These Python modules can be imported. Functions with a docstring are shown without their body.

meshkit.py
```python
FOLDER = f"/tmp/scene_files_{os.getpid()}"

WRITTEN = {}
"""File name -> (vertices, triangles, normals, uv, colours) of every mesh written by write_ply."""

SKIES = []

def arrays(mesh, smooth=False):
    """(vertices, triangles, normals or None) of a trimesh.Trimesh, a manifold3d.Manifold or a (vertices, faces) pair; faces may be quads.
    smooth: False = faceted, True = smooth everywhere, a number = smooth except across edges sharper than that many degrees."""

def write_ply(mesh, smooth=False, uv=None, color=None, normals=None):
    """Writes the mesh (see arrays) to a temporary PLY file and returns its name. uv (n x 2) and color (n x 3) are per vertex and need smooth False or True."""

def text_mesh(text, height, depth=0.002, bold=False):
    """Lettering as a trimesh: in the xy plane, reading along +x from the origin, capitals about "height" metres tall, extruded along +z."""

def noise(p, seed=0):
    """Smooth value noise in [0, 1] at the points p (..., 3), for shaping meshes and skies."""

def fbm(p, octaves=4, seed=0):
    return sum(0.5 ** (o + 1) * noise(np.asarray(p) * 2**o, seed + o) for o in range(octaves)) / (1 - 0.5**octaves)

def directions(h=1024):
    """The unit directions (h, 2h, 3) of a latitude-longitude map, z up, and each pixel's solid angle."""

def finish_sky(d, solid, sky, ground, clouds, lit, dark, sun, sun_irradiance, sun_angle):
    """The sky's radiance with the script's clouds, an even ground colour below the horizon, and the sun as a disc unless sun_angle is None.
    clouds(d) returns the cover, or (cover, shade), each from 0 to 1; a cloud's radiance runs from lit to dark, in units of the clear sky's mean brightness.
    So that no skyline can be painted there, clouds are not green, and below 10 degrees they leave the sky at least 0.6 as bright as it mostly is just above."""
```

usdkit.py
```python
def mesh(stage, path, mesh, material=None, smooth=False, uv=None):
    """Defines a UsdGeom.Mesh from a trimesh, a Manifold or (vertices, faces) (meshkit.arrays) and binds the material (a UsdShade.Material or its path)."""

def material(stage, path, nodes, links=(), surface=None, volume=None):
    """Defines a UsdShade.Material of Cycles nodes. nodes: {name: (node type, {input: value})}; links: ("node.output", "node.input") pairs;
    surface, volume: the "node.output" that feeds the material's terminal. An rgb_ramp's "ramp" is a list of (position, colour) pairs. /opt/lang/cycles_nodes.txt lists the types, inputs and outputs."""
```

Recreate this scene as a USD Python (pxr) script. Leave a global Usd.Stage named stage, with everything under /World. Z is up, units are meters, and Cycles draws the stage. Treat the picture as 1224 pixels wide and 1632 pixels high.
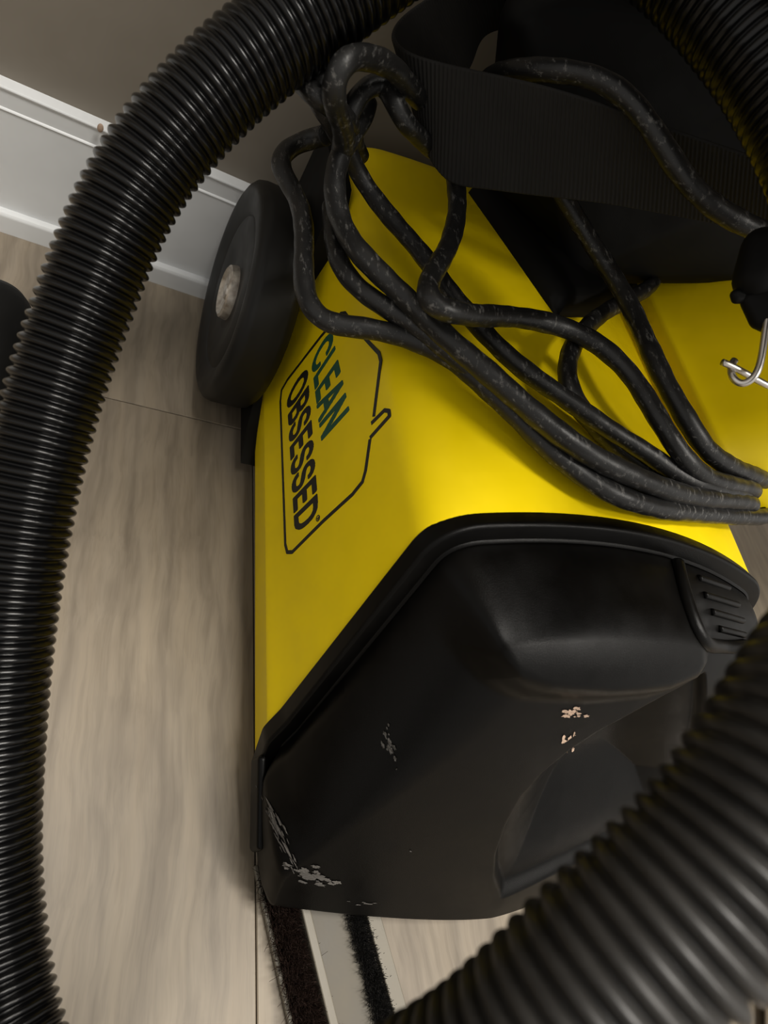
import math, random, numpy as np, trimesh, usdkit, meshkit, manifold3d
from pxr import Usd, UsdGeom, UsdLux, UsdShade, Sdf, Gf
from shapely.geometry import Polygon, LineString, Point
from shapely import affinity, ops

random.seed(4); rng = np.random.default_rng(4)
stage = Usd.Stage.CreateInMemory()
UsdGeom.SetStageUpAxis(stage, 'Z'); UsdGeom.SetStageMetersPerUnit(stage, 1.0)
UsdGeom.Xform.Define(stage, '/World'); UsdGeom.Scope.Define(stage, '/World/Looks')

# ------------------------------------------------------------------ camera, light, exposure
FPX, CX, CY, CAMZ = 1000.0, 612.0, 816.0, 0.42
_dy = np.array([-220, -1700, 1000.]); _dx = np.array([1800, 355, 1000.])
_dy /= np.linalg.norm(_dy); _dx -= _dx.dot(_dy) * _dy; _dx /= np.linalg.norm(_dx)
ROT = np.stack([_dx, _dy, np.cross(_dx, _dy)])            # world <- lens (x right, y down, z forward)
EYE = np.array([0, 0, CAMZ])
cam = UsdGeom.Camera.Define(stage, '/World/camera')
M = Gf.Matrix4d(1.0)
for i, v in enumerate((ROT[:, 0], -ROT[:, 1], -ROT[:, 2], EYE)):
    for j in range(3): M[i, j] = float(v[j])
cam.AddTransformOp().Set(M)
cam.CreateHorizontalApertureAttr(36.0); cam.CreateFocalLengthAttr(36.0 * FPX / 1224)
cam.CreateFStopAttr(11.5); cam.CreateFocusDistanceAttr(0.40)
cam.CreateClippingRangeAttr((0.02, 100.0))
cam.CreateExposureAttr(0.64)

def aim(prim, pos, target):
    p, t = np.array(pos, float), np.array(target, float)
    z = p - t; z /= np.linalg.norm(z)
    x = np.cross([0, 0, 1.0] if abs(z[2]) < .98 else [0, 1.0, 0], z); x /= np.linalg.norm(x); y = np.cross(z, x)
    m = Gf.Matrix4d(1.0)
    for i, v in enumerate((x, y, z, p)):
        for j in range(3): m[i, j] = float(v[j])
    prim.AddTransformOp().Set(m)

key = UsdLux.RectLight.Define(stage, '/World/ceiling_lamp_light')   # the room's ceiling lamp
key.CreateWidthAttr(0.8); key.CreateHeightAttr(0.5); key.CreateIntensityAttr(22.5); key.CreateColorAttr(Gf.Vec3f(1.0, .955, .88))
aim(key, (0.40, -0.13, 2.0), (0.26, 0.2, 0.1))
key2 = UsdLux.RectLight.Define(stage, '/World/ceiling_lamp_light_001')   # the second ceiling lamp, nearer the door
key2.CreateWidthAttr(0.3); key2.CreateHeightAttr(0.3); key2.CreateIntensityAttr(40.0); key2.CreateColorAttr(Gf.Vec3f(1.0, .95, .87))
aim(key2, (1.25, -0.85, 2.0), (0.26, 0.1, 0.1))
dome = UsdLux.DomeLight.Define(stage, '/World/room_ambient_light')
dome.CreateIntensityAttr(0.12); dome.CreateColorAttr(Gf.Vec3f(1.0, .96, .9))

# ------------------------------------------------------------------ helpers
def ray(px, py): return ROT @ np.array([(px - CX) / FPX, (py - CY) / FPX, 1.0])
def at(px, py, z): d = ray(px, py); return EYE + d * (z - EYE[2]) / d[2]      # a point of the place at height z
def atd(px, py, t): return EYE + ray(px, py) * t                                # ... at distance t
def aty(px, py, y): d = ray(px, py); return EYE + d * (y / d[1])
def atx(px, py, x): d = ray(px, py); return EYE + d * (x / d[0])

_used = {}
def numbered(parent, name):
    k = (parent, name); n = _used.get(k, 0); _used[k] = n + 1
    return name if n == 0 else f'{name}_{n:03d}'
def tag(p, label=None, cat=None, group=None, kind=None):
    p = p.GetPrim() if hasattr(p, 'GetPrim') else p
    for k, v in (('label', label), ('category', cat), ('group', group), ('kind', kind)):
        if v: p.SetCustomDataByKey(k, v)
    return p
def thing(name, label=None, cat=None, group=None, kind=None, loc=(0, 0, 0)):
    x = UsdGeom.Xform.Define(stage, '/World/' + numbered('/World', name))
    x.AddTranslateOp().Set(Gf.Vec3d(*map(float, loc)))
    return tag(x, label, cat, group, kind)
def obj(name, mesh, m, parent=None, smooth=35, label=None, uv=None, kind=None):
    par = '/World' if parent is None else str((parent.GetPrim() if hasattr(parent, 'GetPrim') else parent).GetPath())
    off = np.zeros(3); q = stage.GetPrimAtPath(par)
    while q and str(q.GetPath()) != '/World':
        a = q.GetAttribute('xformOp:translate')
        if a and a.Get() is not None: off += np.array(a.Get())
        q = q.GetParent()
    v, f, n = meshkit.arrays(mesh, smooth)
    v = v - off
    path = par + '/' + numbered(par, name)
    from pxr import Vt
    g = UsdGeom.Mesh.Define(stage, path)
    g.CreatePointsAttr(Vt.Vec3fArray.FromNumpy(v.astype(np.float32)))
    g.CreateFaceVertexCountsAttr(Vt.IntArray.FromNumpy(np.full(len(f), 3, np.int32)))
    g.CreateFaceVertexIndicesAttr(Vt.IntArray.FromNumpy(f.astype(np.int32).ravel()))
    g.CreateSubdivisionSchemeAttr('none')
    if n is not None:
        g.CreateNormalsAttr(Vt.Vec3fArray.FromNumpy(n.astype(np.float32))); g.SetNormalsInterpolation('vertex')
    UsdShade.MaterialBindingAPI.Apply(g.GetPrim()).Bind(m)
    return tag(g, label, kind=kind)
def mat(name, nodes, links=(), surface='p.BSDF'):
    return usdkit.material(stage, '/World/Looks/' + name, nodes, links, surface=surface)
def box(lo, hi, r=0.0):
    lo, hi = np.array(lo, float), np.array(hi, float)
    if r <= 0:
        b = trimesh.creation.box(hi - lo); b.apply_translation((lo + hi) / 2); return b
    s = manifold3d.Manifold.sphere(r, 12)
    return manifold3d.Manifold.batch_hull([s.translate([float(x), float(y), float(z)]) for x in (lo[0] + r, hi[0] - r) for y in (lo[1] + r, hi[1] - r) for z in (lo[2] + r, hi[2] - r)])
def grid_faces(n, m, close_m=False, close_n=False):
    f = []
    i, j = np.meshgrid(np.arange(n if close_n else n - 1), np.arange(m if close_m else m - 1), indexing='ij')
    a = i * m + j; b = i * m + (j + 1) % m; c = ((i + 1) % n) * m + (j + 1) % m; d = ((i + 1) % n) * m + j
    return np.vstack([np.stack([a, b, c], -1).reshape(-1, 3), np.stack([a, c, d], -1).reshape(-1, 3)])
def spline(pts, step=0.002):
    from scipy.interpolate import CubicSpline
    p = np.array(pts, float)
    t = np.r_[0, np.cumsum(np.sqrt(np.linalg.norm(np.diff(p, axis=0), axis=1)))]
    cs = CubicSpline(t, p, axis=0)
    q = cs(np.linspace(0, t[-1], 4000)); s = np.r_[0, np.cumsum(np.linalg.norm(np.diff(q, axis=0), axis=1))]
    n = max(8, int(s[-1] / step)); ss = np.linspace(0, s[-1], n)
    return np.stack([np.interp(ss, s, q[:, k]) for k in range(3)], 1), ss
def frames(c):
    t = np.gradient(c, axis=0); t /= np.linalg.norm(t, axis=1, keepdims=True)
    a = np.zeros_like(c); u = np.cross(t[0], [0.3, 0.5, 0.8]); u /= np.linalg.norm(u)
    for i in range(len(c)):
        u = u - t[i] * u.dot(t[i]); u /= np.linalg.norm(u); a[i] = u
    return t, a, np.cross(t, a)
def tube(c, r, sides=20, caps=True):
    t, a, b = frames(c); r = np.broadcast_to(np.asarray(r, float), (len(c),))
    an = np.linspace(0, 2 * np.pi, sides, endpoint=False)
    v = c[:, None] + r[:, None, None] * (np.cos(an)[None, :, None] * a[:, None] + np.sin(an)[None, :, None] * b[:, None])
    v = v.reshape(-1, 3); f = grid_faces(len(c), sides, close_m=True)
    if caps:
        k = len(v); v = np.vstack([v, c[0], c[-1]]); j = np.arange(sides); j2 = (j + 1) % sides; e = (len(c) - 1) * sides
        f = np.vstack([f, np.stack([np.full(sides, k), j2, j], 1), np.stack([np.full(sides, k + 1), e + j, e + j2], 1)])
    m = trimesh.Trimesh(v, f, process=False)
    return m
def cat(ms): return trimesh.util.concatenate([as_tri(m) for m in ms])
def as_tri(m):
    if hasattr(m, 'to_mesh'):
        q = m.to_mesh(); return trimesh.Trimesh(q.vert_properties[:, :3], q.tri_verts, process=False)
    return m
def lathe(profile, n=64):
    """profile of (radius, height) about +z"""
    p = np.array(profile, float); an = np.linspace(0, 2 * np.pi, n, endpoint=False)
    v = np.stack([p[:, 0][:, None] * np.cos(an), p[:, 0][:, None] * np.sin(an), np.broadcast_to(p[:, 1][:, None], (len(p), n))], -1).reshape(-1, 3)
    m = trimesh.Trimesh(v, grid_faces(len(p), n, close_m=True), process=False)
    return m
def smoothstep(x): x = np.clip(x, 0, 1); return x * x * (3 - 2 * x)

# ------------------------------------------------------------------ materials
OC = {'tc': ('texture_coordinate', {})}
def plastic(name, col, rough, bump_scale=900, bump=0.15, spec=0.5, dist=0.0004, mottled=0.12, scuff=0.0, scuff_col=(.3, .28, .26)):
    d = tuple(c * (1 - mottled) for c in col); b = tuple(min(1, c * (1 + mottled)) for c in col)
    nodes = {'g': ('geometry', {}), 'n': ('noise_texture', {'scale': 40.0, 'detail': 4.0}), 'r': ('rgb_ramp', {'ramp': [(.3, d), (.7, b)]}),
             'nb': ('noise_texture', {'scale': float(bump_scale), 'detail': 2.0}), 'bu': ('bump', {'strength': float(bump), 'distance': float(dist)}),
             'mr': ('map_range', {'from_min': .3, 'from_max': .7, 'to_min': max(.02, rough - .06), 'to_max': rough + .08}),
             'p': ('principled_bsdf', {'specular_ior_level': spec})}
    links = [('g.position', 'n.vector'), ('g.position', 'nb.vector'), ('n.fac', 'r.fac'), ('nb.fac', 'bu.height'), ('bu.normal', 'p.normal'), ('n.fac', 'mr.value'), ('mr.result', 'p.roughness')]
    if scuff > 0:
        nodes |= {'mp': ('mapping', {'scale': (1.0, .32, 1.0), 'rotation': (0.4, .3, .5)}), 'ns': ('noise_texture', {'scale': 330.0, 'detail': 6.0, 'roughness': .7}),
                  'rs': ('rgb_ramp', {'ramp': [(.0, (0, 0, 0)), (1 - scuff - .06, (0, 0, 0)), (1 - scuff + .06, (1, 1, 1)), (1, (1, 1, 1))]}),
                  'mx': ('mix_color', {'b': scuff_col})}
        links += [('g.position', 'mp.vector'), ('mp.vector', 'ns.vector'), ('ns.fac', 'rs.fac'), ('rs.color', 'mx.fac'), ('r.color', 'mx.a'), ('mx.result', 'p.base_color')]
    else:
        links += [('r.color', 'p.base_color')]
    return mat(name, nodes, links)

YEL = plastic('yellow_plastic', (.93, .69, .001), .45, 1500, .06, .25, mottled=.03)
YELH = YEL
BLK = plastic('black_textured_plastic', (.0014, .0012, .0010), .34, 2600, .35, .16, .0003)
BLKM = plastic('black_matte_plastic', (.0022, .0022, .0021), .6, 1500, .2, .2)
RUB = plastic('black_rubber_tyre', (.0045, .0044, .004), .5, 700, .15, .4)
HOSE = mat('black_hose_plastic', {'g': ('geometry', {}), 'x': ('separate_xyz', {}), 'n': ('noise_texture', {'scale': 60.0, 'detail': 5.0}), 'n2': ('noise_texture', {'scale': 700.0, 'detail': 2.0}),
    'm0': ('map_range', {'from_min': .10, 'from_max': -.02, 'to_min': .0, 'to_max': .85, 'clamp': True}), 'mx': ('map_range', {'from_min': .05, 'from_max': .12, 'to_min': .0, 'to_max': 1.0, 'clamp': True}), 'm': ('math', {'math_type': 'multiply'}), 'w': ('math', {'math_type': 'multiply', 'use_clamp': True}),
    'nr': ('map_range', {'from_min': .3, 'from_max': .62, 'to_min': .45, 'to_max': 1.0, 'clamp': True}),
    'c': ('mix_color', {'a': (.0020, .0020, .0022), 'b': (.030, .028, .0255)}), 'r': ('mix_float', {'a': .22, 'b': .52}), 'bu': ('bump', {'strength': .05, 'distance': .0003}),
    'p': ('principled_bsdf', {'specular_ior_level': .34})},
    [('g.position', 'x.vector'), ('x.y', 'm0.value'), ('x.x', 'mx.value'), ('m0.result', 'm.value1'), ('mx.result', 'm.value2'), ('g.position', 'n.vector'), ('n.fac', 'nr.value'), ('m.value', 'w.value1'), ('nr.result', 'w.value2'), ('w.value', 'c.fac'), ('w.value', 'r.fac'),
     ('c.result', 'p.base_color'), ('r.result', 'p.roughness'), ('g.position', 'n2.vector'), ('n2.fac', 'bu.height'), ('bu.normal', 'p.normal')])          # dustier where it lies low and handled, at the front
CORD = plastic('scuffed_cord_rubber', (.010, .0098, .0096), .40, 900, .2, .42, scuff=.385, scuff_col=(.11, .106, .10))
WEB = plastic('black_webbing', (.022, .021, .0195), .85, 2500, .5, .15)
CHROME = mat('chrome_metal', {'p': ('principled_bsdf', {'base_color': (.72, .69, .65), 'metallic': 1.0, 'roughness': .3})})
HUBM = mat('worn_hub_metal', {'g': ('geometry', {}), 'n': ('noise_texture', {'scale': 160.0, 'detail': 4.0}), 'r': ('rgb_ramp', {'ramp': [(.35, (.36, .31, .26)), (.6, (.66, .61, .54))]}), 'p': ('principled_bsdf', {'metallic': .55, 'roughness': .33})}, [('g.position', 'n.vector'), ('n.fac', 'r.fac'), ('r.color', 'p.base_color')])
INK = mat('black_print', {'p': ('principled_bsdf', {'base_color': (.010, .010, .008), 'roughness': .5})})
GREEN = mat('green_print', {'p': ('principled_bsdf', {'base_color': (.012, .085, .045), 'roughness': .5})})
SCUFF = plastic('pale_scuff', (.095, .087, .078), .8, 900, .4, mottled=.5)
RESID = plastic('tan_residue', (.42, .30, .22), .85, 900, .4, mottled=.35)
BEIGE = plastic('beige_plastic', (.17, .152, .118), .5, 600, .1, mottled=.1)
BEIGED = plastic('soiled_beige_plastic', (.105, .092, .070), .6, 600, .1, mottled=.2)
BRIS1 = mat('dark_brown_bristle', {'p': ('principled_bsdf', {'base_color': (.022, .010, .006), 'roughness': .6})})
BRIS2 = mat('black_bristle', {'p': ('principled_bsdf', {'base_color': (.010, .009, .008), 'roughness': .6})})
PAINT = plastic('wall_paint', (.178, .156, .126), .6, 250, .08, mottled=.03)
TRIM = plastic('white_trim_paint', (.66, .675, .685), .38, 200, .05, mottled=.02)
SLATE = plastic('dark_slate_print', (.05, .05, .05), .6)

def wood(name, seed, tone):
    c = lambda r, g, b: (r * tone, g * tone * .985, b * tone * .93)
    return mat(name, {
        'g': ('geometry', {}), 'mp': ('mapping', {'location': (seed * 3.7, seed * 1.3, 0), 'scale': (1.0, .16, 1.0)}),
        'warp': ('noise_texture', {'scale': 7.0, 'detail': 3.0}), 'wm': ('vector_math', {'math_type': 'scale', 'scale': .03}), 'wa': ('vector_math', {'math_type': 'add'}),
        'n1': ('noise_texture', {'scale': 26.0, 'detail': 7.0, 'roughness': .62, 'distortion': .9}),
        'mp2': ('mapping', {'location': (seed, 0, 0), 'scale': (1.0, .045, 1.0)}), 'n2': ('noise_texture', {'scale': 210.0, 'detail': 4.0, 'roughness': .6}),
        'mp3': ('mapping', {'location': (seed * 2.1, seed, 0), 'scale': (1.0, .35, 1.0)}), 'n3': ('noise_texture', {'scale': 9.0, 'detail': 2.0}),
        'r1': ('rgb_ramp', {'ramp': [(.25, c(.255, .212, .165)), (.46, c(.33, .28, .222)), (.6, c(.365, .312, .25)), (.8, c(.41, .355, .287))]}),
        'wv': ('wave_texture', {'wave_type': 'bands', 'bands_direction': 'x', 'profile': 'sine', 'scale': 11.0, 'distortion': 9.0, 'detail': 4.0, 'detail_scale': 1.6, 'detail_roughness': .62}),
        'mp4': ('mapping', {'location': (seed * 1.7, seed * .9, 0), 'scale': (1.0, .22, 1.0)}), 'r4': ('rgb_ramp', {'ramp': [(.0, (.74, .73, .73)), (.25, (.95, .95, .95)), (.6, (1.02, 1.02, 1.02)), (1, (1.08, 1.07, 1.05))]}),
        'm3': ('mix_color', {'blend_type': 'multiply', 'fac': .6, 'use_clamp': False}),
        'r2': ('rgb_ramp', {'ramp': [(.3, (.80, .79, .78)), (.55, (1, 1, 1)), (.8, (1.07, 1.06, 1.05))]}),
        'r3': ('rgb_ramp', {'ramp': [(.3, (.86, .86, .88)), (.7, (1.06, 1.05, 1.02))]}),
        'm1': ('mix_color', {'blend_type': 'multiply', 'fac': 1.0, 'use_clamp': False}), 'm2': ('mix_color', {'blend_type': 'multiply', 'fac': 1.0, 'use_clamp': False}),
        'bu': ('bump', {'strength': .12, 'distance': .0006}),
        'p': ('principled_bsdf', {'roughness': .48, 'specular_ior_level': .4})},
        [('g.position', 'warp.vector'), ('warp.color', 'wm.vector1'), ('g.position', 'wa.vector1'), ('wm.vector', 'wa.vector2'), ('wa.vector', 'mp.vector'), ('mp.vector', 'n1.vector'),
         ('wa.vector', 'mp2.vector'), ('mp2.vector', 'n2.vector'), ('g.position', 'mp3.vector'), ('mp3.vector', 'n3.vector'),
         ('n1.fac', 'r1.fac'), ('n2.fac', 'r2.fac'), ('n3.fac', 'r3.fac'), ('r1.color', 'm1.a'), ('r2.color', 'm1.b'), ('m1.result', 'm2.a'), ('r3.color', 'm2.b'), ('g.position', 'mp4.vector'), ('mp4.vector', 'wv.vector'), ('wv.fac', 'r4.fac'), ('m2.result', 'm3.a'), ('r4.color', 'm3.b'), ('m3.result', 'p.base_color'),
         ('n2.fac', 'bu.height'), ('bu.normal', 'p.normal')])
WOODS = [wood(f'plank_wood_{i}', i * 1.9 + .4, t) for i, t in enumerate((.72, .67, .76, .70))]
GROOVE = mat('plank_groove', {'p': ('principled_bsdf', {'base_color': (.05, .04, .03), 'roughness': .8})})

# ------------------------------------------------------------------ the setting
WALLY = 0.505
floor = thing('floor', 'grey-brown wood-look plank floor under the yellow vacuum', kind='structure')
obj('underlay', box((-1.6, -1.6, -.03), (2.4, WALLY + .03, -.004)), GROOVE, floor)
PW, X0 = 0.230, 0.1528 - 0.230 * 9
ends = {9: .351}
for k in range(19):
    xa, xb = X0 + k * PW, X0 + (k + 1) * PW
    cut = {8: .351, 9: -.62, 7: -.1}.get(k, rng.uniform(-.9, .45))
    ys = [-1.6, cut, WALLY + .02]
    for q in range(2):
        if ys[q + 1] - ys[q] < .02: continue
        g = .00035
        lo = (xa + g, ys[q] + g, -.02); hi = (xb - g, ys[q + 1] - g, -rng.uniform(0, .00012))
        b = box(lo, hi)
        ch = as_tri(b)                                   # small bevel along the upper edges
        v = np.array([[lo[0], lo[1], lo[2]], [hi[0], lo[1], lo[2]], [hi[0], hi[1], lo[2]], [lo[0], hi[1], lo[2]],
                      [lo[0], lo[1], hi[2] - .0006], [hi[0], lo[1], hi[2] - .0006], [hi[0], hi[1], hi[2] - .0006], [lo[0], hi[1], hi[2] - .0006],
                      [lo[0] + .0006, lo[1] + .0006, hi[2]], [hi[0] - .0006, lo[1] + .0006, hi[2]], [hi[0] - .0006, hi[1] - .0006, hi[2]], [lo[0] + .0006, hi[1] - .0006, hi[2]]])
        f = []
        for a, c in ((0, 4), (4, 8)):
            for e in range(4): f += [[a + e, a + (e + 1) % 4, c + (e + 1) % 4], [a + e, c + (e + 1) % 4, c + e]]
        f += [[8, 9, 10], [8, 10, 11], [0, 2, 1], [0, 3, 2]]
        obj('plank', trimesh.Trimesh(v, f, process=False), WOODS[(k * 2 + q * 3) % 4], floor, smooth=False)

wall = obj('wall_back', box((-1.6, WALLY + .012, -.03), (2.4, WALLY + .12, 2.4)), PAINT, smooth=False)
tag(wall, 'beige painted wall behind the vacuum above the white baseboard', kind='structure')
base = thing('baseboard_back', 'white moulded baseboard running along the beige wall', kind='structure', loc=(0, WALLY, 0))
BH = .118
prof = Polygon([(0, 0), (-.0015, .0), (-.0015, .02), (.0, .1), (-.0, BH - .013), (-.003, BH - .011), (-.004, BH - .007), (-.003, BH - .004), (.002, BH - .002), (.006, BH), (.013, BH), (.013, 0)])
def extrude_x(poly, x0, x1, y0):
    e = trimesh.creation.extrude_polygon(poly, x1 - x0, engine='earcut')     # (y, z, x)
    v = np.array(e.vertices); e.vertices = np.stack([v[:, 2] + x0, v[:, 0] + y0, v[:, 1]], 1)
    e.fix_normals(); return e
obj('board', extrude_x(Polygon([(0, 0), (0, BH - .016), (.013, BH - .016), (.013, 0)]), -1.6, 2.4, WALLY), TRIM, base, smooth=20)
obj('top_moulding', extrude_x(Polygon([(.0135, BH - .0175), (.0002, BH - .0175), (-.0004, BH - .0172), (-.0007, BH - .0165), (-.0004, BH - .0158), (.0006, BH - .0150), (.0006, BH - .0030), (-.0002, BH - .0022), (-.0004, BH - .0012), (.0, BH - .0004), (.001, BH), (.0135, BH)]), -1.6, 2.4, WALLY), TRIM, base, smooth=30)
obj('shoe_moulding', extrude_x(Polygon([(0, 0), (-.0068, 0), (-.0068, .0152), (-.0064, .0170), (-.0052, .0184), (-.003, .0191), (0, .0193)]), -1.6, 2.4, WALLY), TRIM, base, smooth=30)
c = aty(160, 204, WALLY - .004)
nm = trimesh.creation.icosphere(2, 1.0); nm.apply_scale([.0022, .0014, .0034]); nm.apply_translation(c)
obj('nail_mark', nm, RESID, base, label='tan chipped nail mark on the moulding')

shelf = thing('shelf_back', 'wooden storage shelf fixed to the wall above the vacuum', kind='structure', loc=(.95, .35, .62))
obj('shelf_board', box((.13, .105, .61), (1.6, WALLY + .012, .632), .002), WOODS[1], shelf)
for x in (.5, 1.3): obj('shelf_bracket', box((x - .015, .24, .585), (x + .015, WALLY + .012, .611), .003), TRIM, shelf)

# ------------------------------------------------------------------ vacuum: body
XC = 0.304
K0, Y0, Z0 = 0.405, 0.071, 0.03                      # front plane of the shell: y = Y0 + K0 (z - Z0)
def front_y(z): return Y0 + K0 * (z - Z0)
vac = thing('canister_vacuum', 'yellow and black canister vacuum with large side wheel, lying along the plank floor', 'vacuum cleaner', loc=(XC, .25, 0))
def half_section(s):
    """left half from the bottom centre to the top centre, at s = 0 (front) .. 1 (back)"""
    xl = .1420 * (1 - s) + .1450 * s
    xu = .1675 * (1 - s) + .1470 * s; zu = .208 * (1 - s) + .2050 * s
    zp = .233 * (1 - s) + .226 * s
    pts = [(XC, .016), (xl + .02, .016)]
    pts += [(xl + .0105 - .008 * math.sin(a), .024 - .008 * math.cos(a)) for a in np.linspace(.15, math.pi / 2, 6)]
    pts += [(xl - .0014, .053), (xl - .0014, .055), (xl - .0006, .0585)]
    rad = np.array([xu - xl, zu - .056]); L = np.linalg.norm(rad)
    for q in np.linspace(.1, .90, 9): pts.append((xl + .0006 + rad[0] * q, .056 + rad[1] * q))
    # rounded crease: quadratic curve from the facet into the arched top
    A = np.array([xl + .0006 + rad[0] * .90, .056 + rad[1] * .90]); B = np.array([xu, zu + .004])
    arch = lambda u: np.array([xu + (XC - xu) * u, zu + .004 + (zp - zu - .004) * (1 - (1 - u) ** 2)])
    Cc = arch(.17)
    for t in np.linspace(.12, 1, 9): pts.append(tuple((1 - t) ** 2 * A + 2 * t * (1 - t) * B + t * t * Cc))
    for u in np.linspace(.25, 1, 9): pts.append(tuple(arch(u)))
    return np.array(pts)
def section(s):
    h = half_section(s); m = h[::-1][1:-1].copy(); m[:, 0] = 2 * XC - m[:, 0]
    return np.vstack([h, m])
YB = .487
rings = []
for s in np.linspace(0, 1, 28):
    sec = section(s); y = front_y(sec[:, 1]) * (1 - s) + (YB - .03) * s
    rings.append(np.stack([sec[:, 0], y, sec[:, 1]], 1))
cen = np.array([XC, .11])
for a in np.linspace(0, math.pi / 2, 9)[1:]:
    sec = section(1.0); k = 1 - .16 * (1 - math.cos(a)); sec = cen + (sec - cen) * [1 - .25 * (1 - math.cos(a)), k]
    rings.append(np.stack([sec[:, 0], np.full(len(sec), YB - .03 + .03 * math.sin(a)), sec[:, 1]], 1))
NS = len(rings[0])
bv = np.vstack(rings); bf = grid_faces(len(rings), NS, close_m=True)
k = len(bv); bv = np.vstack([bv, rings[0].mean(0), rings[-1].mean(0)]); j = np.arange(NS); e = (len(rings) - 1) * NS
bf = np.vstack([bf, np.stack([np.full(NS, k), (j + 1) % NS, j], 1), np.stack([np.full(NS, k + 1), e + j, e + (j + 1) % NS], 1)])
body = trimesh.Trimesh(bv, bf, process=False); body.fix_normals()
shell = obj('body_shell', body, YEL, vac, smooth=40)

# raised hood along the right of the shell, round at its front end
def hood_mesh():
    prof = np.array([(.405, .20), (.400, .238), (.408, .249), (.428, .268), (.446, .284), (.462, .293), (.485, .296), (.505, .288), (.517, .268), (.520, .235), (.516, .20), (.46, .19)])
    from scipy.interpolate import CubicSpline
    pr = np.vstack([prof, prof[:1]]); t = np.arange(len(pr)); q = CubicSpline(t, pr, bc_type='periodic')(np.linspace(0, len(pr) - 1, 72, endpoint=False))
    cen = np.array([.462, .225]); rr = []
    for y, k in [(.205, .05)] + [(.205 + .052 * (1 - math.cos(a)), math.sin(a)) for a in np.linspace(.12, math.pi / 2, 12)] + [(y, 1.0) for y in np.linspace(.27, .44, 12)] + [(.44 + .014 * math.sin(a), 1 - .04 * (1 - math.cos(a))) for a in np.linspace(.2, math.pi / 2, 6)] + [(.454, .02)]:
        p = cen + (q - cen) * [k, k]
        rr.append(np.stack([p[:, 0], np.full(len(p), y), p[:, 1]], 1))
    m = trimesh.Trimesh(np.vstack(rr), grid_faces(len(rr), 72, close_m=True), process=False); m.fix_normals(); return m
obj('side_hood', hood_mesh(), YEL, vac, smooth=50, label='raised yellow hood on the right of the shell')

# black motor housing let into the top
dome_pts = [at(752, 305, .226), at(800, 352, .229), at(840, 405, .231), at(872, 470, .232), at(892, 500, .232), at(950, 500, .23), at(1040, 470, .225), at(1100, 400, .225), at(1000, 330, .225), at(880, 270, .225)]
dp = Polygon([(p[0], p[1]) for p in dome_pts]).buffer(.006).buffer(-.004)
dp = dp.intersection(Polygon([(.15, .2), (.5, .2), (.5, .478), (.15, .478)]))
def puff(poly, z0, z1, n=7, inset=.016):
    ms = []
    L = [manifold3d.CrossSection([np.array(poly.exterior.coords)[:-1]]) if True else None]
    for a in np.linspace(0, math.pi / 2, n):
        q = poly.buffer(-inset * (1 - math.cos(a))); z = z0 + (z1 - z0) * math.sin(a)
        if q.is_empty: break
        q = max(getattr(q, 'geoms', [q]), key=lambda g: g.area)
        e = trimesh.creation.extrude_polygon(q, .001, engine='earcut'); e.apply_translation([0, 0, z - .001]); ms.append(e)
    pts = np.vstack([m.vertices for m in ms]); return trimesh.convex.convex_hull(pts)
obj('motor_housing', puff(dp, .222, .243), BLKM, vac, smooth=40, label='black motor housing under the strap')

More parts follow.
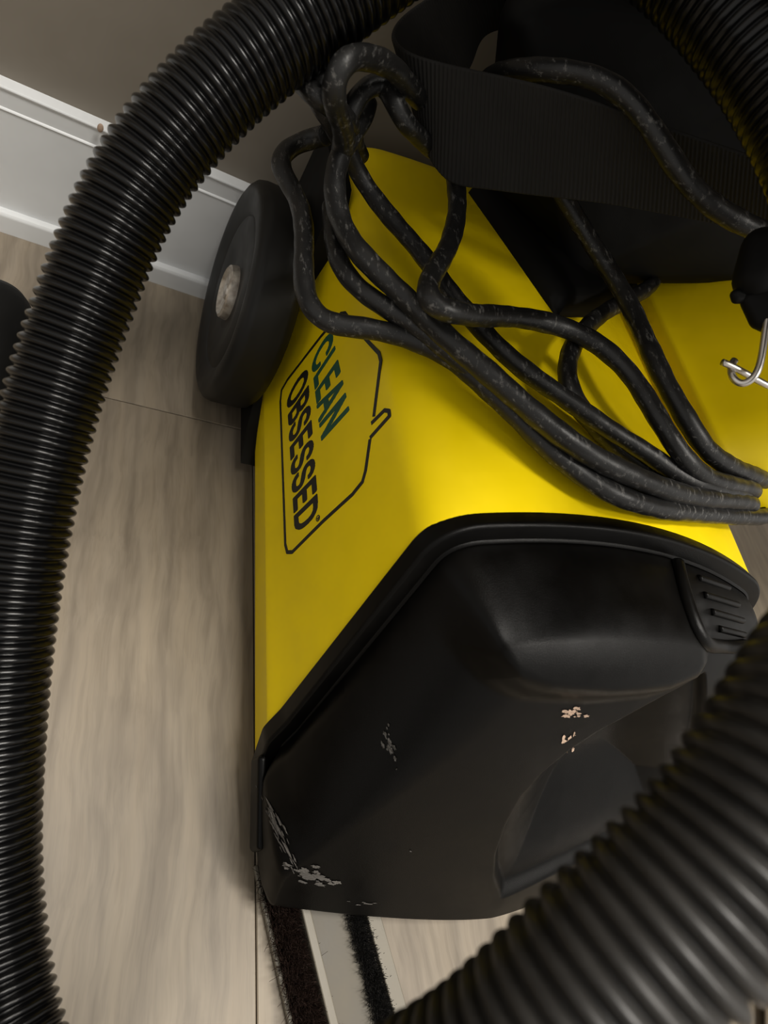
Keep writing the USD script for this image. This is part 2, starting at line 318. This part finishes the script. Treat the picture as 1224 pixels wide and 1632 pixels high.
hp_ = [aty(846, 36, .452), aty(848, 118, .448), aty(900, 10, .455), np.array([.275, .452, .24]), np.array([.40, .43, .395]), np.array([.50, .43, .36]), np.array([.57, .465, .335]), np.array([.33, .40, .24]), np.array([.40, .405, .335]), np.array([.48, .40, .31])]
obj('motor_head', manifold3d.Manifold.batch_hull([manifold3d.Manifold.sphere(.020, 24).translate([float(v) for v in p]) for p in hp_]), BLKM, vac, smooth=40, label='tall black motor head behind the strap')

# black rear side housings, tyres, hubs, axle
hp = Polygon([(.296, .014), (.326, .032), (.360, .066), (.378, .090), (.3845, .135), (.3835, .172), (.392, .196), (.410, .208), (.488, .205), (.488, .014)]).buffer(.004).buffer(-.004)
def extr(poly, x0, x1):
    ps = []
    m = trimesh.creation.extrude_polygon(poly.buffer(-.002), x1 - x0, engine='earcut'); v = np.array(m.vertices)
    a = np.stack([v[:, 2] + x0, v[:, 0], v[:, 1]], 1)
    m2 = trimesh.Trimesh(a, m.faces, process=False); m2.fix_normals(); return m2
obj('rear_housing', extr(hp, .1365, .150), BLKM, vac, smooth=40)
obj('rear_housing', extr(hp, 2 * XC - .150, 2 * XC - .1365), BLKM, vac, smooth=40)
WY, WR, WX = .4130, .0865, .0985
tyre = [(.028, .0060), (.040, .0045), (.050, .0025), (.058, .0040), (.060, .0052), (.063, .0030), (.072, .0008), (.079, .0), (WR - .004, .0016), (WR - .0012, .0042), (WR, .009), (WR, .030), (WR - .0012, .0345), (WR - .004, .0375), (.07, .0385), (.02, .0385), (.02, .006), (.028, .006)]
for side in (0, 1):
    m = lathe(tyre, 96); h = lathe([(.0, .0005), (.0055, .0005), (.0065, .0022), (.0155, .0018), (.0185, -.0008), (.0205, .0004), (.0215, .0055), (.0215, .012), (.0, .012)], 64)
    for w, mm, nmx, lab in ((m, RUB, 'tyre', None), (h, HUBM, 'hub_cap', 'round tan-grey metal hub cap')):
        w.apply_transform(trimesh.transformations.rotation_matrix(math.pi / 2, [0, 1, 0]))       # axis to +x
        if side: w.apply_transform(np.diag([-1, 1, 1, 1.0])); w.apply_translation([2 * XC - WX, WY, WR])
        else: w.apply_translation([WX, WY, WR])
        w.fix_normals()
        obj(nmx, w, mm, vac, smooth=40, label=lab)
ax = trimesh.creation.cylinder(.008, 2 * (XC - WX - .02)); ax.apply_transform(trimesh.transformations.rotation_matrix(math.pi / 2, [0, 1, 0])); ax.apply_translation([XC, WY, WR])
obj('axle', ax, BLKM, vac)

# ------------------------------------------------------------------ vacuum: black front cap, a height field over the slanted front plane
WV = np.array([0, K0, 1.0]); WV /= np.linalg.norm(WV); NV = np.array([0, -1.0, K0]); NV /= np.linalg.norm(NV)
O3 = np.array([XC, Y0, Z0])
sec0 = section(0.0)
out2 = np.stack([sec0[:, 0] - XC, (sec0[:, 1] - Z0) * math.hypot(1, K0)], 1)           # (u, w) of the seam
seam = Polygon(out2).buffer(.0016)
ring_ = np.array(seam.exterior.coords)
def resample(poly, n):
    r = poly.exterior; L = r.length
    p = np.array([r.interpolate(q).coords[0] for q in np.linspace(0, L, n, endpoint=False)])
    a = np.argmin(np.abs(np.arctan2(p[:, 0], -(p[:, 1] - .1)))); return np.roll(p, -a, axis=0)
def to3(u, w, h): return O3 + np.multiply.outer(u, [1.0, 0, 0]) + np.multiply.outer(w, WV) + np.multiply.outer(h, NV)
NA = 480
outer = resample(seam, NA)
# rim band
bandv = []
for inset, h in ((0.0, -.006), (0.0, .0035), (.0008, .0052), (.0022, .0058), (.0096, .0056), (.0104, .0064), (.0114, .0066), (.0122, .0054), (.0124, -.006)):
    p = resample(seam.buffer(-inset), NA) if inset else outer
    bandv.append(to3(p[:, 0], p[:, 1], np.full(NA, h)))
bm = trimesh.Trimesh(np.vstack(bandv), grid_faces(len(bandv), NA, close_m=True, close_n=True), process=False); bm.fix_normals()
obj('seam_band', bm, BLK, vac, smooth=40)
inner = Polygon(resample(seam.buffer(-.0118), NA))
inP = resample(inner, NA); cc = np.array([0.0, .095])
def cap_base(u, w, d):
    low = .0925 - .0265 * np.clip(np.abs(u) / .153, 0, 1.1) ** 1.4                  # bowed front edge along the bottom
    high = .046 - .008 * np.clip(np.abs(u) / .15, 0, 1) ** 2
    hf = low + (high - low) * np.clip((w + .015) / .215, 0, 1)                     # the front slopes back towards the top
    D = .010 + .045 * smoothstep((w - .01) / .14)
    e = np.clip(d / D, 0, 1)
    return hf * (1 - (1 - e) ** 2.3) ** (1 / 2.0)
import shapely
from scipy.spatial import cKDTree
def in_dist(u, w): return shapely.distance(shapely.points(np.stack([u, w], -1)), inner.exterior)
def cap3(u, w, h):
    """the lower part is drawn down so that the underside lies level over the floor"""
    out = smoothstep(h / .02) * (1 - smoothstep((w - .02) / .13))              # and stands a little proud of the seam band
    return to3(u * (1 + .068 * out), w - .40 * h * (1 - smoothstep((w + .01) / .15)) - .0075 * out, h)
nr = 230
allp = np.vstack([cc + (inP - cc) * r for r in 1 - (np.linspace(0, 1, nr) ** 1.5) * .999])
class Sight:
    """finds the (u, w) of the cap that a line of sight through a pixel meets"""
    def __init__(self, h):
        P = cap3(allp[:, 0], allp[:, 1], h); m = trimesh.Trimesh(np.array(P), grid_faces(nr, NA, close_m=True), process=False)
        n = np.array(m.vertex_normals); n *= np.sign(n[np.argmin(np.abs(allp - cc).sum(1)) - 5].dot(NV)); see = ((EYE - P) * n).sum(1) > 0
        q = (P[see] - EYE) @ ROT; self.px = np.stack([CX + FPX * q[:, 0] / q[:, 2], CY + FPX * q[:, 1] / q[:, 2]], 1); self.uv, self.P = allp[see], P[see]
        self.tree = cKDTree(self.px)
    def get(self, pix, what):
        pix = np.atleast_2d(np.asarray(pix, float)); d, i = self.tree.query(pix, k=5); w = 1 / (d + 1e-3) ** 2; w /= w.sum(1, keepdims=True)
        return (what[i] * w[..., None]).sum(1)
hb = cap_base(allp[:, 0], allp[:, 1], in_dist(allp[:, 0], allp[:, 1])) + .0035
S_base, S_rim = Sight(hb), Sight(hb - .005)
def hit(px, py, fn): return tuple(fn.get([(px, py)], fn.uv)[0])
base_fn, rim_fn = S_base, S_rim
visor = Polygon([hit(*p, base_fn) for p in [(715, 900), (722, 960), (750, 1010), (795, 1055), (850, 1078), (950, 1085), (1040, 1078), (1090, 1058), (1108, 1030), (1098, 960), (1078, 892), (900, 870), (800, 872)]]).buffer(.004).buffer(-.004)
port = Polygon([hit(*p, rim_fn) for p in [(1112, 1066), (1055, 1098), (1000, 1128), (945, 1158), (900, 1188), (862, 1220), (830, 1256), (806, 1300), (791, 1345), (789, 1380), (800, 1412)]] + [hit(*p, base_fn) for p in [(880, 1392), (960, 1352), (1040, 1310), (1100, 1230), (1120, 1140)]]).buffer(.006).buffer(-.006)
def sd(poly, u, w):
    p = shapely.points(np.stack([u, w], -1)); d = shapely.distance(p, poly.exterior); return np.where(shapely.contains(poly, p), d, -d)
def cap_h(u, w):
    d = in_dist(u, w); h = cap_base(u, w, d)
    h = h + .015 * smoothstep((sd(visor, u, w) + .016) / .026) * smoothstep(d / .02)
    q = sd(port, u, w)
    h = h - (.007 * smoothstep((q + .0025) / .005) + .026 * smoothstep(q / .055)) * smoothstep(d / .012)
    return np.maximum(h, 0)
hh = cap_h(allp[:, 0], allp[:, 1])
cv = cap3(allp[:, 0], allp[:, 1], hh + .0035)
back = to3(inP[:, 0], inP[:, 1], np.full(NA, -.004))
cv = np.vstack([back, cv]); cf = grid_faces(nr + 1, NA, close_m=True)
capm = trimesh.Trimesh(cv, cf, process=False); capm.fix_normals()
if capm.face_normals[len(cf) // 3].dot(NV) < 0: capm.invert()
cap = obj('front_cap', capm, BLK, vac, smooth=True)
def cap_at(u, w, off=.0):
    u, w = np.asarray(u, float), np.asarray(w, float); return cap3(u, w, cap_h(u, w) + .0035 + off)
S_cap = Sight(hh + .0035)
def cap_hit(px, py): return np.array(hit(px, py, S_cap))

rimq = [np.array([.1395 + .0035 * k, .070 - .044 * k, .033 - .013 * k]) for k in np.linspace(0, 1, 8)]
obj('lower_rim', manifold3d.Manifold.batch_hull([manifold3d.Manifold.sphere(.0032, 16).translate([float(v) for v in q + np.array([.0022, 0, dz])]) for q in rimq for dz in (0, .010)]), BLK, vac, smooth=40)

# vent grille with slats on the right of the cap
def on_sight(pix, lift=.0):
    d = np.array([ray(*p) for p in pix]); t = ((S_cap.get(pix, S_cap.P) - EYE) * d).sum(1) / (d * d).sum(1); return EYE + d * (t - lift)[:, None]
def bar_on(pix, r, lift, name):
    q = np.array([np.array(pix[0]) + (np.array(pix[1]) - np.array(pix[0])) * k for k in np.linspace(0, 1, 5)]) if len(pix) == 2 else np.array(pix, float)
    c3, _ = spline(on_sight(q, lift), .0012); obj(name, tube(c3, r, 14), BLK, vac, smooth=True)
bar_on([(1079, 898), (1086, 930), (1098, 970), (1112, 1006), (1124, 1024), (1146, 1030), (1165, 1031), (1185, 1029)], .0042, .001, 'vent_frame')
bar_on([(1098, 895), (1120, 901), (1140, 908), (1160, 917)], .0020, .000, 'vent_frame')
for (xa, ya, xb, yb) in ((1113, 921, 1160, 937), (1122, 948, 1175, 964), (1134, 975, 1183, 989), (1146, 1002, 1186, 1012)):
    bar_on([(xa, ya), (xb, yb)], .0021, .0004, 'vent_slat')

# scuffs and residue on the cap
def cap_hits(P):
    d = np.array([ray(*p) for p in P]); t = ((S_cap.get(P, S_cap.P) - EYE) * d).sum(1) / (d * d).sum(1)
    return EYE + d * t[:, None], d
def blot(px, py, w, h, ang, n, seed, m, name, lab=None):
    r = np.random.default_rng(seed); ps = []
    ca, sa = math.cos(ang), math.sin(ang)
    for k in range(n):
        dx, dy = r.normal(0, w * .33), r.normal(0, h * .33)
        nn = 14; an = np.linspace(0, 2 * np.pi, nn, endpoint=False); rr = r.uniform(.35, 1.0, nn); sz = r.uniform(.25, 1.0) * .26
        ps.append(Polygon([(px + (dx + math.cos(t) * w * sz * q) * ca - (dy + math.sin(t) * h * sz * q) * sa, py + (dx + math.cos(t) * w * sz * q) * sa + (dy + math.sin(t) * h * sz * q) * ca) for t, q in zip(an, rr)]).buffer(0))
    u = ops.unary_union(ps); V, Fc, k = [], [], 0
    for g in getattr(u, 'geoms', [u]):
        if g.area < 1.5: continue
        e = trimesh.creation.extrude_polygon(g, 1.0, engine='earcut'); v2, f2 = trimesh.remesh.subdivide_to_size(np.array(e.vertices) * [1, 1, .001], e.faces, 5.0)
        V.append(v2); Fc.append(f2 + k); k += len(v2)
    V = np.vstack(V); Fc = np.vstack(Fc)
    P3, D = cap_hits(V[:, :2]); P3 = P3 - D * (.0004 + .0002 * (V[:, 2:3] / .001))
    mm = trimesh.Trimesh(P3, Fc, process=False); mm.fix_normals()
    obj(name, mm, m, cap, smooth=False, label=lab)
blot(912, 1138, 34, 16, 0, 16, 1, RESID, 'label_residue', 'tan scrap of label residue under the visor')
blot(906, 1184, 17, 34, .2, 12, 2, RESID, 'label_residue', 'tan scrap of label residue by the port rim')
blot(620, 1186, 14, 34, -.35, 18, 3, SCUFF, 'scuff_mark', 'pale scuff in the middle of the cap')
blot(494, 1394, 48, 17, .25, 40, 4, SCUFF, 'scuff_mark', 'pale scuff on the lower left corner of the cap')
blot(446, 1330, 12, 90, -.45, 40, 5, SCUFF, 'scuff_mark', 'thin pale scuff line on the left edge of the cap')
blot(652, 1352, 12, 6, .6, 3, 6, SCUFF, 'scuff_mark')
blot(632, 1225, 6, 8, .2, 2, 7, SCUFF, 'scuff_mark')
blot(578, 1440, 40, 5, .05, 6, 8, SCUFF, 'scuff_mark')

# ------------------------------------------------------------------ printed emblem on the left facet
def facet(y, v):
    """point of the left facet: v = 0 at the lower crease, 1 at the upper one"""
    y = np.asarray(y, float); v = np.asarray(v, float); s = np.zeros(np.broadcast(y, v).shape)
    for _ in range(12):
        xl = .1420 * (1 - s) + .1450 * s; xu = .1675 * (1 - s) + .1470 * s; zu = .208 * (1 - s) + .2050 * s
        z = .056 + (zu - .056) * v; f = front_y(z); s = (y - f) / (YB - .03 - f)
    return np.stack([xl + .0006 + (xu - xl) * v, y + 0 * v, z], -1)
def facet_hit(px, py):
    from scipy.optimize import fsolve
    d = ray(px, py)
    g = lambda q: (lambda P: [P.dot(ROT[:, 0]) / P.dot(ROT[:, 2]) - (px - CX) / FPX, P.dot(ROT[:, 1]) / P.dot(ROT[:, 2]) - (py - CY) / FPX])(facet(q[0], q[1]) - EYE)
    return fsolve(g, [.2, .5])
FH = .152                                             # facet height, metres, so that (y, v * FH) is true to scale
def fpt(px, py): y, v = facet_hit(px, py); return (y, v * FH)
def on_facet(m, off=.00035):
    v = np.array(m.vertices); P = facet(v[:, 0], v[:, 1] / FH)
    e = 1e-4; n = np.cross(facet(v[:, 0], v[:, 1] / FH + e) - P, facet(v[:, 0] + e, v[:, 1] / FH) - P); n /= np.linalg.norm(n, axis=1, keepdims=True)
    n *= np.sign(-n[:, :1])
    o = trimesh.Trimesh(P + n * (v[:, 2:3] - .0002), m.faces, process=False); o.fix_normals(); return o
def stroke(pxs, width, closed=False):
    q = LineString([fpt(*p) for p in pxs]).buffer(width / 2, join_style=1, cap_style=2)
    return trimesh.creation.extrude_polygon(q, .0005, engine='earcut')
LW = .0025
obj('emblem_outline', cat([on_facet(stroke([(596, 664), (607, 575), (604, 563), (590, 548), (565, 520), (550, 499), (543, 500), (512, 536), (458, 606), (449, 622), (447, 640), (455, 868), (458, 880), (466, 880), (516, 830), (562, 788), (578, 768), (583, 750), (590, 700)], LW)),
                           on_facet(stroke([(592, 675), (613, 654), (620, 655), (621, 663), (590, 698)], LW))]), INK, shell, smooth=False)
def lettering(text, quad, name, m, heavy=.0003):
    """text fitted into the four-cornered field: baseline start, baseline end, top end, top start (pixels of the photograph)"""
    q = [np.array(fpt(*p)) for p in quad]
    t = meshkit.text_mesh(text, .02, .0005, bold=True); tv = np.array(t.vertices); ft = np.array(t.faces); ft = ft[(tv[ft][:, :, 2] > .0004).all(1)]
    sh_ = ops.unary_union([Polygon(tri[:, :2]) for tri in tv[ft] if abs(np.cross(tri[1, :2] - tri[0, :2], tri[2, :2] - tri[0, :2])) > 1e-12]).buffer(heavy)
    t = cat([trimesh.creation.extrude_polygon(g, .0005, engine='earcut') for g in getattr(sh_, 'geoms', [sh_])]); v = np.array(t.vertices); lo, hi = v.min(0), v.max(0)
    a = (v[:, 0] - lo[0]) / (hi[0] - lo[0]); b = (v[:, 1] - lo[1]) / (hi[1] - lo[1])
    P = ((1 - a) * (1 - b))[:, None] * q[0] + (a * (1 - b))[:, None] * q[1] + (a * b)[:, None] * q[2] + ((1 - a) * b)[:, None] * q[3]
    t.vertices = np.column_stack([P, v[:, 2]]); obj(name, on_facet(t), m, shell, smooth=False)
lettering('OBSESSED', [(457, 632), (470, 854), (509, 819), (490, 580)], 'lettering', INK)
lettering('CLEAN', [(496, 576), (512, 704), (558, 653), (528, 522)], 'lettering', GREEN)
rc = fpt(507, 826)
rg = Point(rc).buffer(.0021).difference(Point(rc).buffer(.0016))
obj('lettering', cat([on_facet(trimesh.creation.extrude_polygon(rg, .0005, engine='earcut'))]), INK, shell, smooth=False)
lettering('R', [(505, 827), (506.5, 829.5), (510, 826), (508.5, 823)], 'lettering', INK, 0.0)

# ------------------------------------------------------------------ power cord, slung over the shell in long loops
CR = .0059
cord = thing('power_cord', 'scuffed black rubber power cord in loose loops over the yellow shell', 'power cord', loc=(.3, .3, .24))
strands = [
    # (pixel x, pixel y, height)
    [(520, 215, .235), (470, 232, .22), (448, 262, .215), (470, 310, .212), (484, 365, .210), (484, 430, .208), (494, 485, .206), (525, 513, .208), (580, 523, .215), (640, 536, .222), (700, 560, .229), (755, 600, .235), (815, 655, .239), (865, 705, .241), (925, 755, .243), (985, 790, .245), (1060, 812, .243), (1140, 820, .238), (1215, 818, .222), (1290, 830, .17)],
    [(585, 165, .268), (572, 196, .262), (550, 232, .253), (534, 285, .243), (541, 345, .236), (570, 398, .236), (618, 448, .238), (668, 496, .240), (720, 545, .245), (775, 592, .248), (835, 645, .250), (890, 690, .252), (950, 730, .254), (1030, 768, .253), (1115, 793, .248), (1195, 803, .235), (1280, 812, .18)],
    [(455, 70, .27), (482, 112, .268), (510, 165, .266), (545, 225, .252), (580, 290, .236), (625, 350, .233), (670, 402, .235), (715, 462, .238), (770, 528, .240), (830, 585, .242), (900, 635, .244), (965, 680, .246), (1035, 725, .248), (1110, 770, .250), (1190, 792, .238), (1280, 800, .18)],
    [(722, 225, .252), (726, 290, .256), (728, 340, .255), (712, 398, .252), (688, 440, .254), (690, 482, .258), (735, 500, .258), (800, 504, .256), (870, 514, .257), (940, 541, .260), (1000, 592, .262), (1042, 655, .262), (1080, 715, .260), (1130, 762, .254), (1200, 783, .238), (1280, 790, .18)],
    [(528, 330, .222), (532, 385, .222), (548, 430, .222), (585, 470, .225), (640, 505, .229), (700, 548, .234), (770, 605, .237), (850, 668, .240), (920, 725, .241), (1000, 772, .240), (1100, 800, .236), (1190, 806, .222), (1270, 815, .18)],
    [(870, 265, .285), (905, 325, .277), (945, 390, .270), (990, 462, .268), (1026, 535, .268), (1060, 608, .267), (1100, 678, .264), (1150, 735, .256), (1215, 770, .235), (1290, 785, .18)],
    [(1000, 300, .275), (1010, 350, .268), (1022, 395, .262), (1042, 435, .258), (1018, 468, .255), (965, 497, .250), (920, 540, .248), (904, 590, .246), (915, 635, .244), (950, 680, .240), (1000, 725, .238), (1060, 768, .237), (1130, 797, .234), (1195, 803, .224), (1270, 810, .18)],
    [(745, 268, .245), (705, 250, .258), (668, 218, .272), (640, 185, .28), (622, 150, .284), (604, 135, .284), (575, 150, .278), (556, 185, .268), (550, 225, .256)],
    [(735, 222, .25), (690, 178, .275), (652, 138, .292), (625, 108, .299), (585, 92, .302), (550, 100, .300), (534, 130, .292), (534, 165, .282), (545, 200, .268), (545, 240, .252)],
    [(505, 62, .275), (508, 100, .28), (514, 135, .282), (534, 170, .276), (556, 198, .264), (566, 235, .248)],
    [(478, 105, .27), (496, 146, .278), (515, 160, .278), (542, 182, .268), (560, 215, .252), (575, 250, .238)],
]
over = [(770, 132, .40), (800, 116, .372), (835, 111, .355), (890, 113, .344), (955, 128, .337), (1010, 168, .334), (1050, 222, .334), (1090, 282, .337), (1140, 330, .341), (1220, 372, .348), (1310, 410, .36)]
crad = [1.0, 1.05, .95, 1.0, .95, 1.05, 1.0, .95, 1.0, 1.0, .95]
for st, k in zip(strands + [over], crad + [1.0]):
    w3 = [atd(*p) for p in st] if st is over else [at(*p) for p in st]
    if st[-1][0] > 1260 and st is not over:
        w3 = w3[:-1]; e = w3[-1]; yy = max(e[1], .17); w3 += [np.array([.450, yy + .010, .214]), np.array([.463, yy + .034, .180]), np.array([.472, yy + .060, .11])]
    c3, ss = spline(w3, .0022)
    wob = 1 + .03 * np.sin(ss * 140 + len(st)) + .02 * np.sin(ss * 390 + k * 9)
    obj('cord_loop', tube(c3, CR * k * wob, 22), CORD, cord, smooth=True)

# ------------------------------------------------------------------ corrugated hose: one coil, up the left, over the top, down the right and back across the front
def hose_mesh(pts, r, pitch, depth, per=9, sides=64):
    c3, ss = spline(pts, pitch / per)
    ph = ss / pitch * 2 * np.pi; prof = np.abs(np.cos(ph / 2)) ** .75
    return tube(c3, r - depth * (1 - prof) , sides), c3
HP = [(34, 1760, .268), (12, 1640, .279), (-14, 1420, .297), (-10, 1220, .303), (8, 1020, .305), (42, 810, .306), (85, 635, .306), (140, 472, .304), (205, 319, .300), (284, 206, .298), (370, 119, .298), (462, 45, .300), (565, -32, .302), (690, -115, .302), (850, -155, .30), (985, -125, .297), (1085, -55, .294), (1160, 25, .290), (1225, 110, .285), (1290, 225, .278), (1370, 420, .262), (1440, 640, .235), (1465, 830, .208), (1450, 930, .182), (1355, 1065, .158), (1180, 1340, .147), (985, 1540, .145), (770, 1740, .146), (540, 1930, .15)]
HW = [atd(*p) for p in HP]
HW = [HW[0] + [.05, -.42, .001], HW[0] + [.035, -.28, .0005], HW[0] + [.012, -.13, .0]] + HW + [HW[-1] + [-.035, -.10, -.05], HW[-1] + [-.05, -.20, -.14], np.array([HW[-1][0] - .04, HW[-1][1] - .32, .03]), np.array([HW[-1][0] + .02, HW[-1][1] - .45, .0235])]   # both ends run on over the floor
hm, hc = hose_mesh(HW, .0223, .0055, .0032)
hose = obj('vacuum_hose', hm, HOSE, smooth=True)
tag(hose, 'long black corrugated hose coiled around the yellow vacuum, crossing the front blurred', 'hose')

# ------------------------------------------------------------------ shoulder strap of ribbed webbing, folded back at its left end
def strap_mesh(upper, lower, th=.0022, rib=.0024, amp=.00035):
    n = 60
    cu, _ = spline(upper, .0004); cl, _ = spline(lower, .0004)
    L = np.linalg.norm(np.diff((cu[::max(1, len(cu)//400)]), axis=0), axis=1).sum(); N = int(L / rib * 6)
    s = np.linspace(0, 1, N)
    U = np.stack([np.interp(s, np.linspace(0, 1, len(cu)), cu[:, k]) for k in range(3)], 1); Lw = np.stack([np.interp(s, np.linspace(0, 1, len(cl)), cl[:, k]) for k in range(3)], 1)
    q = np.array([0, .012, .03, .12, .3, .5, .7, .88, .97, .988, 1.0]); P = U[:, None] * (1 - q)[None, :, None] + Lw[:, None] * q[None, :, None]
    du = np.gradient(P, axis=0); dv = np.gradient(P, axis=1); nn = np.cross(du, dv); nn /= np.linalg.norm(nn, axis=2, keepdims=True)
    edge = np.where((q == 0) | (q == 1), .35, 1.0)
    hgt = (th / 2 * edge)[None, :] + amp * np.sin(s * N / 6 * 2 * np.pi)[:, None] * np.where((q < .02) | (q > .98), .2, 1)[None, :]
    top = P + nn * hgt[..., None]; bot = P - nn * hgt[..., None]
    v = np.concatenate([top, bot[:, ::-1]], axis=1); m = v.shape[1]
    t = trimesh.Trimesh(v.reshape(-1, 3), grid_faces(N, m, close_m=True), process=False); return t
up_ = [(1330, 330, .335), (1230, 262, .338), (1130, 225, .34), (1030, 190, .342), (940, 158, .344), (850, 132, .345), (760, 112, .345), (690, 96, .344), (650, 82, .345), (628, 62, .350), (632, 38, .358), (665, 8, .372), (740, -30, .39), (860, -50, .40), (1000, -40, .405), (1200, 40, .41)]
lo_ = [(1330, 400, .385), (1230, 372, .386), (1130, 354, .387), (1030, 335, .388), (940, 321, .388), (850, 311, .388), (770, 301, .387), (715, 288, .386), (685, 250, .385), (668, 205, .386), (672, 170, .394), (698, 150, .405), (732, 128, .415), (752, 100, .422), (768, 62, .428), (800, 46, .430), (870, 44, .435), (1000, 60, .440), (1200, 190, .445)]
strap = thing('shoulder_strap', 'wide black ribbed webbing strap folded over the cords, with metal hook', 'strap', loc=tuple(atd(900, 220, .365)))
obj('webbing', strap_mesh([atd(*p) for p in up_], [atd(*p) for p in lo_]), WEB, strap, smooth=35)
# second ply of the strap behind, going down to the clip on the right
up2 = [(1010, 150, .36), (1080, 205, .362), (1150, 225, .362), (1260, 260, .36)]
lo2 = [(1010, 330, .395), (1080, 352, .392), (1150, 372, .388), (1260, 395, .385)]
# swivel clip and wire hook
HD = .318
clip = []
def ball(p, r): return manifold3d.Manifold.sphere(r, 24).translate([float(q) for q in p])
def hull(*bs): return manifold3d.Manifold.batch_hull(list(bs))
cl = hull(ball(atd(1215, 395, HD), .010), ball(atd(1205, 445, HD), .011), ball(atd(1240, 440, HD), .012))
cl = cl + hull(ball(atd(1172, 470, HD), .0026), ball(atd(1230, 466, HD), .0026), ball(atd(1174, 476, HD), .0026), ball(atd(1232, 474, HD), .0026))
cl = cl + hull(ball(atd(1195, 480, HD), .0045), ball(atd(1212, 508, HD), .0055), ball(atd(1250, 500, HD), .012), ball(atd(1240, 475, HD), .010))
obj('swivel_clip', cl, BLKM, strap, smooth=40, label='glossy black plastic swivel clip')
hk, _ = spline([atd(*p) for p in [(1236, 440, HD - .004), (1226, 490, HD - .004), (1218, 540, HD - .005), (1211, 580, HD - .006), (1200, 602, HD - .006), (1184, 611, HD - .004), (1170, 604, HD - .002), (1165, 588, HD + .001), (1171, 574, HD + .003)]], .0008)
bar, _ = spline([atd(*p) for p in [(1151, 577, HD - .004), (1175, 588, HD - .002), (1200, 602, HD + .002), (1240, 622, HD + .006)]], .0008)
obj('wire_hook', cat([tube(hk, .0018, 16), tube(bar, .0017, 16)]), CHROME, strap, smooth=True, label='bent bright metal wire hook')

# ------------------------------------------------------------------ floor brush lying under the front cap
DIRB = at(634, 1632, .012) - at(587, 1462, .012); DIRB[2] = 0; DIRB /= np.linalg.norm(DIRB); SIDE = np.array([-DIRB[1], DIRB[0], 0])
if SIDE[0] < 0: SIDE = -SIDE
OB = at(480, 1445, .010); OB[2] = 0
def bt(s, a, z): return OB + DIRB * s + SIDE * a + np.array([0, 0, z])
wid = (at(587, 1462, .012) - at(480, 1445, .012)).dot(SIDE)
brush = thing('floor_brush', 'beige floor brush with two dark bristle strips, lying under the black front cap', 'brush', loc=tuple(bt(.05, wid / 2, 0)))
S0, S1 = -.03, .20
def bar_mesh(a0, a1, z0, z1, r=.001):
    pts = [bt(s, a, z) for s in (S0 + r, S1 - r) for a in (a0 + r, a1 - r) for z in (z0 + r, z1 - r)]
    return manifold3d.Manifold.batch_hull([ball(p, r) for p in pts])
print('brush width', wid)
W_ = wid
obj('base_plate', bar_mesh(.003, W_ + .004, .0005, .0075), BEIGED, brush)
obj('rail', bar_mesh(-.001, .0045, .0005, .0125), BEIGE, brush)
obj('rail', bar_mesh(W_ - .001, W_ + .0085, .0005, .0115), BEIGE, brush)
def bristles(a0, a1, n, zb, L, seed, side):
    r = np.random.default_rng(seed); s = r.uniform(S0 + .005, S1 - .005, n); a = r.uniform(a0, a1, n)
    b = np.array([bt(x, y, zb) for x, y in zip(s, a)]); lean = r.normal(0, .35, (n, 2)); lean[:, 1] += side
    tip = b + np.multiply.outer(lean[:, 0] * L, DIRB) + np.multiply.outer(lean[:, 1] * L, SIDE) + np.array([0, 0, 1.0]) * (L * r.uniform(.8, 1.1, n))[:, None]
    w = .00022; an = np.arange(3) * 2 * np.pi / 3
    o = np.stack([np.cos(an), np.sin(an), 0 * an], 1) * w
    v = np.concatenate([b[:, None] + o, tip[:, None] + o * .5], 1); f0 = []
    for q in range(3): f0 += [[q, (q + 1) % 3, 3 + (q + 1) % 3], [q, 3 + (q + 1) % 3, 3 + q]]
    f = (np.array(f0)[None] + (np.arange(n) * 6)[:, None, None]).reshape(-1, 3)
    return trimesh.Trimesh(v.reshape(-1, 3), f, process=False)
obj('bristle_strip', bristles(-.0165, -.0025, 14000, .0005, .011, 11, -.1), BRIS1, brush, smooth=False, kind='stuff', label='dark brown bristle strip')
obj('bristle_strip', bristles(W_ - .0125, W_ - .002, 12000, .006, .007, 12, -.1), BRIS2, brush, smooth=False, kind='stuff', label='black bristle strip')
obj('rail', bar_mesh(-.0205, -.0175, .0005, .004), BEIGE, brush)

# ------------------------------------------------------------------ black tool at the left edge and a chrome tube at the right edge
p0, p1 = at(-14, 520, .03), at(-60, 760, .03)
ax_ = (p1 - p0); ax_[2] = 0; L = np.linalg.norm(ax_)
nz = lathe([(0, 0), (.012, 0), (.0195, .003), (.0235, .010), (.0255, .018), (.0262, .03), (.0262, .13), (.022, .134), (.022, .2), (0, .2)], 64)
T = trimesh.geometry.align_vectors([0, 0, 1], ax_ / L); nz.apply_transform(T); nz.apply_translation(p0 - ax_ / L * .03)
nz.fix_normals()
noz = obj('wand_cuff', nz, BLKM, smooth=40); tag(noz, 'black rounded plastic tool end lying behind the hose at the left edge', 'vacuum attachment')
q0, q1 = atd(1224, 1545, .30), atd(1243, 1700, .30)
w0, w1 = at(1249, 1470, .0165), at(1256, 1720, .0165); w1 = w1 + (w1 - w0) * 1.6
dirw = (w1 - w0) / np.linalg.norm(w1 - w0)
wand = thing('metal_wand', 'thin sliver of bright metal wand at the lower right corner', 'vacuum wand', loc=tuple((w0 + w1) / 2))
obj('wand_tube', tube(np.array([w0 + dirw * s for s in np.linspace(0, np.linalg.norm(w1 - w0), 12)]), .0160, 48), CHROME, wand, smooth=35)
obj('wand_collar', tube(np.array([w0 + dirw * s for s in np.linspace(-.02, .015, 6)]), .0185, 48), BLKM, wand, smooth=35)
